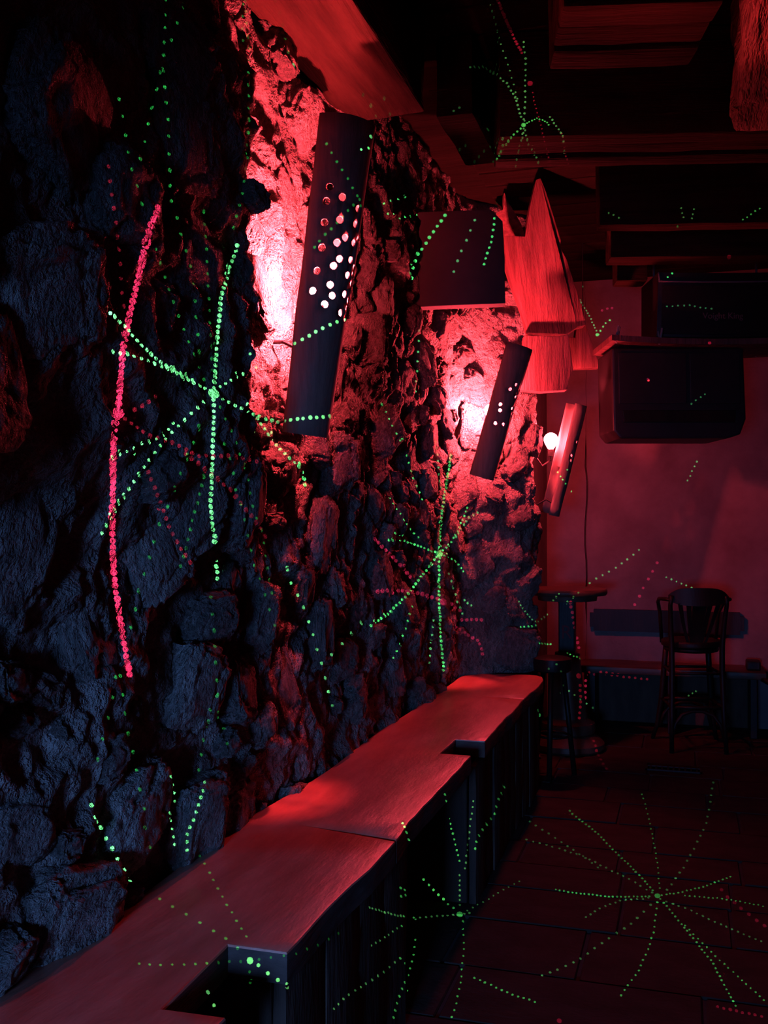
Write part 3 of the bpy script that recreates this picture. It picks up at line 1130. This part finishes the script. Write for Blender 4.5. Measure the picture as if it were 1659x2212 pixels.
# ------------------------------------------------------------------ laser projector
# Point sources in closed compartments; every dot of light in the room is a hole in the front mask.
GB, GD, RB, RD = 'gb', 'gd', 'rb', 'rd'
ARMS = [
    # star on the near stone wall
    (GB, 12, 5.5, [(462, 850), (468, 740), (478, 640), (495, 580), (513, 530)]),
    (GB, 13, 5.5, [(462, 850), (461, 930), (458, 1010), (455, 1090), (460, 1150), (466, 1200), (471, 1262)]),
    (GB, 14, 5.2, [(455, 845), (420, 828), (380, 805), (340, 777), (300, 740), (265, 700), (233, 672)]),
    (GB, 15, 4.8, [(415, 820), (380, 800), (345, 790), (310, 776), (275, 765), (237, 760)]),
    (GB, 14, 4.8, [(470, 855), (505, 875), (545, 893), (575, 905), (600, 911), (650, 904), (715, 899)]),
    (GB, 14, 4.6, [(548, 892), (570, 925), (590, 955), (620, 985), (645, 1005), (655, 1025), (660, 1055)]),
    (GB, 19, 4.4, [(440, 868), (400, 905), (365, 940), (340, 970), (310, 1010), (285, 1045), (257, 1085), (228, 1140), (217, 1158)]),
    (GB, 18, 4.0, [(375, 915), (350, 945), (315, 955), (280, 973), (250, 985), (228, 995)]),
    (GB, 15, 3.8, [(475, 835), (510, 815), (540, 800), (562, 790)]),
    (GB, 17, 4.4, [(637, 742), (680, 718), (720, 698), (752, 690)]),
    (GD, 38, 5, [(430, 920), (416, 962), (400, 1000), (385, 1035), (370, 1080), (347, 1125), (335, 1160), (325, 1200), (313, 1236), (300, 1275), (292, 1318), (283, 1355)]),
    (GD, 20, 4.5, [(440, 1030), (430, 1075), (415, 1125), (400, 1190), (387, 1233)]),
    (GD, 36, 5, [(455, 1290), (457, 1310), (462, 1345), (464, 1380), (466, 1420), (468, 1480), (470, 1530), (480, 1560), (490, 1605), (495, 1635)]),
    (GD, 26, 4.2, [(458, 800), (455, 720), (450, 620), (447, 560), (443, 500), (440, 455)]),
    (GD, 30, 4.5, [(440, 820), (430, 790), (400, 720), (370, 640), (350, 580), (335, 530)]),
    (GD, 36, 5, [(430, 760), (417, 600), (407, 555), (392, 517), (383, 472), (371, 440), (367, 395), (364, 270), (352, 150)]),
    (GD, 38, 5, [(258, 215), (265, 258), (272, 298), (278, 337), (287, 372), (296, 400), (305, 435), (311, 470)]),
    (GD, 38, 5, [(395, 15), (382, 52), (367, 97), (355, 112), (340, 185), (331, 222), (322, 257), (314, 300), (303, 345)]),
    (GD, 26, 4.5, [(530, 0), (533, 60), (538, 100), (537, 140), (537, 190), (538, 270), (534, 340), (527, 400), (520, 435), (509, 470), (501, 510)]),
    (GD, 30, 4.5, [(357, 0), (357, 50), (352, 150)]),
    (GD, 26, 4, [(525, 10), (523, 80), (530, 110)]),
    (GD, 28, 4, [(595, 0), (605, 30), (612, 60), (617, 90), (624, 120), (635, 142)]),
    (GD, 28, 4, [(475, 880), (490, 910), (510, 950), (515, 975), (535, 1030), (540, 1070), (548, 1100), (567, 1150), (575, 1210), (590, 1300)]),
    (GD, 34, 4, [(485, 960), (500, 1000), (510, 1060), (525, 1100), (540, 1180), (550, 1225), (565, 1260), (600, 1375)]),
    (GD, 32, 4, [(620, 1230), (630, 1265), (647, 1290), (665, 1335), (690, 1420), (720, 1530)]),
    (GD, 32, 4, [(780, 1345), (745, 1385), (710, 1420), (700, 1440)]),
    # lower left of the wall
    (GB, 26, 6, [(198, 1740), (207, 1765), (219, 1790), (232, 1815), (245, 1838), (258, 1862), (272, 1885), (290, 1915)]),
    (GB, 17, 4.8, [(443, 1690), (438, 1710), (431, 1730), (420, 1765), (405, 1800), (403, 1842)]),
    (GB, 18, 3.8, [(370, 1678), (375, 1700), (378, 1735)]),
    (GB, 17, 3.8, [(367, 1757), (372, 1792), (378, 1830)]),
    (GD, 44, 5, [(210, 1640), (213, 1630), (224, 1583), (236, 1540), (247, 1490), (255, 1430)]),
    (GD, 42, 5, [(260, 1460), (265, 1490), (271, 1560), (282, 1605), (293, 1650), (300, 1695), (311, 1740), (312, 1780), (331, 1860)]),
    (GD, 34, 4.5, [(470, 1500), (455, 1530), (447, 1570), (437, 1605), (434, 1640), (427, 1680)]),
    # star on the near notch of the bench
    (GD, 33, 5, [(345, 1942), (380, 1962), (415, 1983), (448, 2003), (485, 2025), (510, 2045), (530, 2065)]),
    (GD, 20, 3.8, [(432, 1848), (450, 1880), (468, 1915), (487, 1950), (503, 1975), (515, 1995), (530, 2020), (540, 2040)]),
    (GD, 24, 4, [(300, 2082), (325, 2084), (350, 2084), (395, 2084), (440, 2082), (490, 2078), (525, 2076)]),
    (GB, 27, 5, [(558, 2085), (585, 2108), (607, 2122), (632, 2142)]),
    (GD, 26, 3.6, [(560, 2073), (590, 2068), (640, 2060), (690, 2040), (750, 2005)]),
    (GD, 24, 4, [(540, 2100), (540, 2140)]),
    (GB, 15, 5, [(449, 2165), (463, 2173)]),
    # star in the dark gap below the bench
    (GB, 7, 2.8, [(798, 1960), (830, 1970), (860, 1978), (898, 1982)]),
    (GD, 12, 3, [(908, 1982), (950, 1978), (985, 1976)]), (GD, 10, 3, [(1003, 1974), (1022, 1972)]),
    (GB, 12, 3, [(885, 1855), (893, 1875), (898, 1890)]),
    (GB, 15, 3.2, [(915, 1900), (940, 1925), (960, 1945), (985, 1967)]),
    (GB, 12, 2.6, [(967, 1755), (975, 1790), (985, 1830), (995, 1870)]),
    (GD, 11, 2.6, [(993, 1890), (993, 1960)]),
    (GD, 13, 2.6, [(1022, 1730), (1015, 1790), (1008, 1850), (1004, 1880)]),
    (GB, 15, 2.8, [(1090, 1700), (1075, 1730), (1068, 1760), (1055, 1775), (1040, 1795), (1030, 1815), (1024, 1840)]),
    (GB, 15, 2.8, [(1000, 1990), (1002, 2050), (995, 2120), (985, 2170), (975, 2200)]),
    (GB, 11, 2.6, [(898, 1985), (860, 2005), (830, 2025), (800, 2045)]),
    (GB, 15, 3, [(865, 2070), (845, 2085), (830, 2100), (790, 2125), (750, 2150), (720, 2180)]),
    (GB, 16, 3, [(897, 2030), (893, 2070), (880, 2110), (860, 2160), (850, 2200)]),
    (GD, 13, 2.5, [(1010, 1967), (1050, 1945), (1090, 1920), (1130, 1900)]),
    (GB, 13, 3.2, [(1025, 2112), (1065, 2130), (1105, 2148), (1145, 2160), (1165, 2168)]),
    # star on the floor
    (GB, 9, 2.8, [(1230, 1752), (1290, 1800), (1340, 1850), (1390, 1900), (1414, 1928)]),
    (GB, 10, 2.9, [(1427, 1942), (1450, 1970), (1500, 2030), (1540, 2080), (1565, 2130), (1590, 2175)]),
    (GB, 9, 2.6, [(1200, 1922), (1250, 1930), (1320, 1937), (1370, 1937), (1410, 1935)]),
    (GB, 9, 2.6, [(1430, 1933), (1470, 1928), (1520, 1915), (1560, 1900), (1582, 1892)]),
    (GB, 10, 2.3, [(1480, 1935), (1550, 1940), (1600, 1947), (1650, 1958)]),
    (GB, 11, 2.2, [(1387, 1715), (1400, 1760), (1410, 1810), (1420, 1865), (1425, 1920)]),
    (GD, 15, 3, [(1540, 1690), (1535, 1730), (1525, 1780), (1505, 1820), (1480, 1870), (1450, 1910), (1435, 1928)]),
    (GB, 13, 2.8, [(1420, 1950), (1413, 2010), (1400, 2050), (1380, 2095), (1355, 2130), (1340, 2152)]),
    (GD, 19, 3.4, [(1405, 1955), (1365, 1995), (1325, 2020), (1290, 2045), (1255, 2070), (1215, 2090), (1165, 2110)]),
    (GD, 12, 2.8, [(1400, 1940), (1340, 1945), (1300, 1960), (1260, 1985)]),
    (GD, 14, 2.8, [(1408, 1928), (1370, 1905), (1320, 1880), (1260, 1850), (1200, 1830), (1130, 1812)]),
    (GD, 16, 2.8, [(1145, 1775), (1200, 1810), (1260, 1850), (1300, 1880)]),
    (GD, 14, 2.8, [(1440, 1947), (1490, 1965), (1540, 1990), (1600, 2015), (1655, 2037)]),
    (GB, 13, 2.6, [(1480, 2000), (1500, 2020), (1550, 2070), (1600, 2115), (1655, 2165)]),
    # star on the far stretch of the wall
    (GB, 8, 3.4, [(950, 1190), (952, 1130), (960, 1070), (968, 1020), (975, 978)]),
    (GB, 9, 3.4, [(949, 1205), (948, 1270), (950, 1330), (953, 1390), (959, 1455)]),
    (GB, 9, 3.4, [(944, 1203), (910, 1245), (880, 1285), (840, 1325), (800, 1352)]),
    (GB, 8, 2.9, [(940, 1192), (920, 1185), (900, 1178), (870, 1167), (835, 1166)]),
    (GB, 9, 2.6, [(957, 1190), (975, 1170), (990, 1145), (1010, 1097)]),
    (GD, 10, 3, [(985, 1160), (1015, 1115), (1038, 1105)]),
    (GB, 9, 2.6, [(960, 1200), (980, 1210), (995, 1225), (1003, 1240)]),
    (GB, 13, 2.4, [(843, 1077), (865, 1110), (890, 1150), (910, 1165)]),
    (GB, 17, 2.6, [(825, 873), (850, 925), (870, 960), (885, 1005), (895, 1040), (905, 1060), (915, 1085)]),
    (GD, 14, 3, [(941, 955), (945, 990), (950, 1035), (953, 1055)]),
    (GD, 22, 3, [(905, 715), (903, 770), (897, 860)]),
    (GD, 9, 3, [(1003, 1297), (1022, 1310)]),
    (GB, 17, 2.6, [(890, 1310), (875, 1360), (863, 1395), (845, 1430)]),
    (GD, 15, 3, [(937, 1340), (930, 1400), (927, 1440)]),
    (GD, 15, 3, [(970, 1240), (985, 1290), (1000, 1330)]),
    # star under the ceiling
    (GB, 9, 3.0, [(1125, 278), (1110, 290), (1090, 315), (1075, 340), (1060, 357)]),
    (GB, 6, 2.2, [(1138, 266), (1160, 256), (1180, 263), (1188, 275)]),
    (GD, 9, 3.2, [(1015, 145), (1045, 145), (1070, 160), (1095, 180), (1115, 215), (1127, 258)]),
    (GD, 12, 3, [(1131, 90), (1135, 130), (1135, 200), (1132, 260)]),
    (GD, 11, 2.6, [(1134, 282), (1140, 310), (1155, 330), (1170, 370), (1185, 410), (1195, 450)]),
    (GD, 15, 2.4, [(1060, 10), (1080, 90), (1100, 150), (1120, 220)]),
    (GD, 14, 2.4, [(1128, 290), (1115, 350), (1105, 430)]),
    (GD, 16, 3, [(965, 340), (990, 325), (1015, 307)]),
    (GD, 16, 3, [(1025, 350), (1040, 330), (1090, 297)]),
    # grey board, shade and the stones between
    (GB, 15, 4.4, [(962, 465), (948, 485), (935, 502), (925, 517), (914, 535), (903, 550), (893, 575), (885, 600)]),
    (GB, 13, 3.4, [(1068, 472), (1065, 500), (1060, 525), (1050, 555), (1045, 572)]),
    (GD, 24, 3.4, [(1025, 475), (1015, 500), (1002, 530), (990, 560), (980, 590)]),
    (GB, 16, 3, [(800, 452), (835, 437), (860, 430), (885, 423)]),
    (GB, 12, 2.4, [(840, 475), (870, 470), (908, 463)]),
    (GD, 22, 3.6, [(705, 310), (725, 345), (745, 375), (765, 412), (775, 430), (783, 460)]),
    (GD, 28, 3.6, [(785, 205), (795, 215), (820, 270), (850, 325)]),
    (GD, 18, 4, [(790, 418), (756, 450), (735, 475), (715, 495), (697, 512), (675, 540)]),
    (GB, 10, 2.6, [(1292, 722), (1305, 700), (1320, 690)]),
    (GD, 7, 2.2, [(1252, 648), (1275, 685), (1288, 715)]),
    (GB, 11, 2.4, [(1605, 475), (1625, 460), (1648, 446)]),
    (GD, 10, 2.4, [(1472, 450), (1477, 473)]), (GD, 10, 2.4, [(1499, 452), (1495, 475)]),
    (GD, 12, 2.4, [(1315, 460), (1348, 475)]),
    (GB, 12, 2.4, [(1442, 598), (1465, 580)]),
    (GD, 12, 2.2, [(1440, 662), (1490, 660), (1540, 668)]),
    (GB, 6, 2.4, [(1165, 1390), (1190, 1392)]), (GB, 8, 2.2, [(1225, 1411), (1260, 1425)]),
    (GB, 8, 2.2, [(1125, 1355), (1165, 1350)]), (GD, 8, 2.2, [(1120, 1300), (1140, 1330), (1160, 1345), (1185, 1325), (1200, 1310)]),
    (GB, 10, 2.2, [(1205, 1020), (1222, 1045), (1235, 1065)]),
    (GD, 16, 2.4, [(1225, 1300), (1280, 1255), (1340, 1220), (1390, 1180)]),
    (GD, 12, 2.2, [(1440, 1247), (1500, 1272)]), (GD, 11, 2.2, [(1505, 997), (1485, 1040)]),
    (GD, 12, 2.2, [(1493, 872), (1528, 848)]), (GD, 9, 2.2, [(1488, 1502), (1505, 1492)]),
    (GD, 16, 2.4, [(1185, 1445), (1215, 1480), (1245, 1505), (1290, 1535)]),
    # red pattern
    (RB, 14, 9.0, [(342, 450), (325, 490), (310, 545), (297, 610), (280, 680), (265, 760), (260, 830), (254, 890), (245, 960), (244, 1040),
                   (243, 1110), (243, 1180), (247, 1250), (255, 1310), (268, 1390), (282, 1470)]),
    (RD, 16, 6, [(270, 905), (320, 940), (370, 955), (430, 985), (500, 985), (575, 1000)]),
    (RD, 18, 6, [(400, 980), (440, 1010), (500, 1060), (555, 1130), (580, 1170)]),
    (RD, 30, 6, [(235, 360), (237, 395), (250, 470), (258, 550), (262, 620), (268, 670)]),
    (RD, 18, 6, [(290, 885), (310, 875), (350, 845)]),
    (RD, 18, 6, [(320, 1020), (345, 1080), (370, 1150), (420, 1230)]),
    (RD, 11, 5, [(810, 1165), (850, 1205), (890, 1250)]), (RD, 11, 5, [(815, 1277), (870, 1275), (920, 1285), (945, 1294)]),
    (RD, 11, 4.5, [(975, 1305), (995, 1320)]), (RD, 11, 4, [(985, 1340), (1050, 1338)]), (RD, 11, 4, [(985, 1355), (1035, 1385), (1045, 1420)]),
    (RB, 7, 4, [(1075, 0), (1100, 60), (1130, 120)]),
    (RB, 9, 2.0, [(1150, 200), (1185, 340), (1212, 455)]),
    (RB, 11, 3.6, [(1232, 1300), (1240, 1345), (1250, 1400), (1254, 1430)]),
    (RD, 12, 3.6, [(1253, 1480), (1255, 1510), (1250, 1560)]), (RD, 12, 3.6, [(1265, 1470), (1264, 1510)]),
    (RB, 11, 3.4, [(1283, 1600), (1290, 1625), (1300, 1645), (1313, 1665)]),
    (RD, 20, 4.5, [(1558, 1922), (1575, 1940), (1605, 1965), (1655, 2003)]),
    (RD, 13, 3, [(1270, 1457), (1300, 1455), (1350, 1462), (1400, 1468)]),
    (RD, 20, 3.4, [(1420, 1215), (1390, 1270), (1365, 1320)]),
    (RD, 14, 4, [(1550, 2175), (1655, 2198)]), (RD, 12, 3, [(1300, 670), (1325, 664)]),
]
SPOTS = [(GB, 462, 850, 14), (GB, 540, 2075, 9), (GB, 993, 1975, 8), (GB, 1420, 1935, 7), (GB, 950, 1197, 8), (GB, 1131, 270, 6),
         (RB, 256, 893, 15), (RB, 958, 1300, 9), (RB, 1145, 180, 7), (RB, 1250, 1460, 6), (RB, 1575, 555, 5), (RB, 1533, 741, 4),
         (GB, 1290, 723, 4), (GB, 1165, 1545, 4), (RB, 1208, 2205, 6), (RD, 1400, 820, 4)]

rs = random.Random(3)
dots = []
for cls, sp, r, pts in ARMS:
    acc = 0.0
    nxt = 0.0
    for (u0, v0), (u1, v1) in zip(pts, pts[1:]):
        L = math.hypot(u1 - u0, v1 - v0)
        while nxt <= acc + L:
            t = (nxt - acc) / max(L, 1e-6)
            dots.append((cls, u0 + (u1 - u0) * t + rs.uniform(-.8, .8), v0 + (v1 - v0) * t + rs.uniform(-.8, .8), r * rs.uniform(0.88, 1.1)))
            nxt += sp * rs.uniform(0.93, 1.07)
        acc += L
dots = [(c, u, v, r) for c, u, v, r in SPOTS] + dots

bpy.context.view_layer.update()
dg = bpy.context.evaluated_depsgraph_get()
PC = Vector((0.30, -0.42, 2.02))
DPL = 0.10                       # source to mask
fwd = (Vector((-0.55, 4.0, -0.55))).normalized()
rgt = fwd.cross(Vector((0, 0, 1))).normalized()
upv = rgt.cross(fwd)
proj = empty('laser_projector', PC)
HW, HH = 0.088, 0.112
GF = 'gf'
off = {GB: -0.09, GD: 0.09, RB: -0.09, RD: 0.09, GF: -0.27}
offz = {GB: 0.118, GD: 0.118, RB: -0.118, RD: -0.118, GF: 0.118}
cols = {GF: (0.08, 1.0, 0.22), GB: (0.15, 1.0, 0.32), GD: (0.04, 1.0, 0.16), RB: (1.0, 0.035, 0.16), RD: (1.0, 0.03, 0.10)}
hits = []
for c, u, v, r in dots:
    d = ray(u, v).normalized()
    ok, p, nrm, _, ob, _ = sc.ray_cast(dg, EYE, d)
    if ok:
        far = (p - PC).length > 3.9
        if far:
            c = {GB: GF, GD: GB, RB: RB, RD: RB}[c]
        hits.append((c, p, r * (p - EYE).dot(CR @ Vector((0, 0, -1))) / FPX))
for c in (GF, GB, GD, RB, RD):
    src = PC + rgt * off[c] + upv * offz[c]
    holes = []
    for c2, p, wr in hits:
        if c2 != c:
            continue
        q = p - src
        zf = q.dot(fwd)
        if zf < 0.2:
            continue
        x, y_ = q.dot(rgt) / zf * DPL, q.dot(upv) / zf * DPL
        rr = wr / q.length * DPL * 0.95
        if abs(x) > HW - 0.004 or abs(y_) > HH - 0.004:
            continue
        if any((x - a) ** 2 + (y_ - b_) ** 2 < (0.40 * (rr + r_)) ** 2 for a, b_, r_ in holes):
            continue
        holes.append((x, y_, rr))
    verts = [(-HW, -HH), (HW, -HH), (HW, HH), (-HW, HH)]
    faces = [[0, 1, 2, 3]]
    seg = 8
    for x, y_, rr in holes:
        b0 = len(verts)
        verts += [(x + rr * cos(2 * pi * q / seg), y_ + rr * sin(2 * pi * q / seg)) for q in range(seg)]
        faces.append(list(range(b0, b0 + seg)))
    S = 1000.0
    vv, ee, ff, _, _, of = delaunay_2d_cdt([Vector((x * S, y_ * S)) for x, y_ in verts], [], faces, 1, 1e-6)
    bm = bmesh.new()
    bv_ = [bm.verts.new(src + fwd * DPL + rgt * (p.x / S) + upv * (p.y / S)) for p in vv]
    for f, o_ in zip(ff, of):
        if any(q > 0 for q in o_):
            continue
        try:
            bm.faces.new([bv_[q] for q in f])
        except ValueError:
            pass
    child_at(obj('aperture_mask', bm, M['void'], None), proj)
    # compartment behind the mask
    bm = bmesh.new()
    fr_ = [bm.verts.new(src + fwd * DPL + rgt * a + upv * b_) for a, b_ in ((-HW, -HH), (HW, -HH), (HW, HH), (-HW, HH))]
    bk_ = [bm.verts.new(src - fwd * 0.08 + rgt * a + upv * b_) for a, b_ in ((-HW, -HH), (HW, -HH), (HW, HH), (-HW, HH))]
    for k in range(4):
        bm.faces.new((fr_[k], fr_[(k + 1) % 4], bk_[(k + 1) % 4], bk_[k]))
    bm.faces.new(bk_)
    child_at(obj('housing', bm, M['void'], None), proj)
    ld = bpy.data.lights.new('laser_source', 'POINT')
    ld.shadow_soft_size = 0.0
    ld.energy = LASER[c] * 4 * pi
    ld.color = cols[c]
    lo = bpy.data.objects.new('laser_source', ld)
    lo.location = src
    COL.objects.link(lo)
bm = bmesh.new()
tube(bm, [PC + upv * 0.20 - fwd * 0.0, Vector((PC.x, PC.y, Z_CEIL))], 0.015, 10)
child_at(obj('ceiling_bracket', bm, M['iron'], None), proj)
tag(proj, 'black laser projector hung from the ceiling by a rod behind the camera', 'projector')
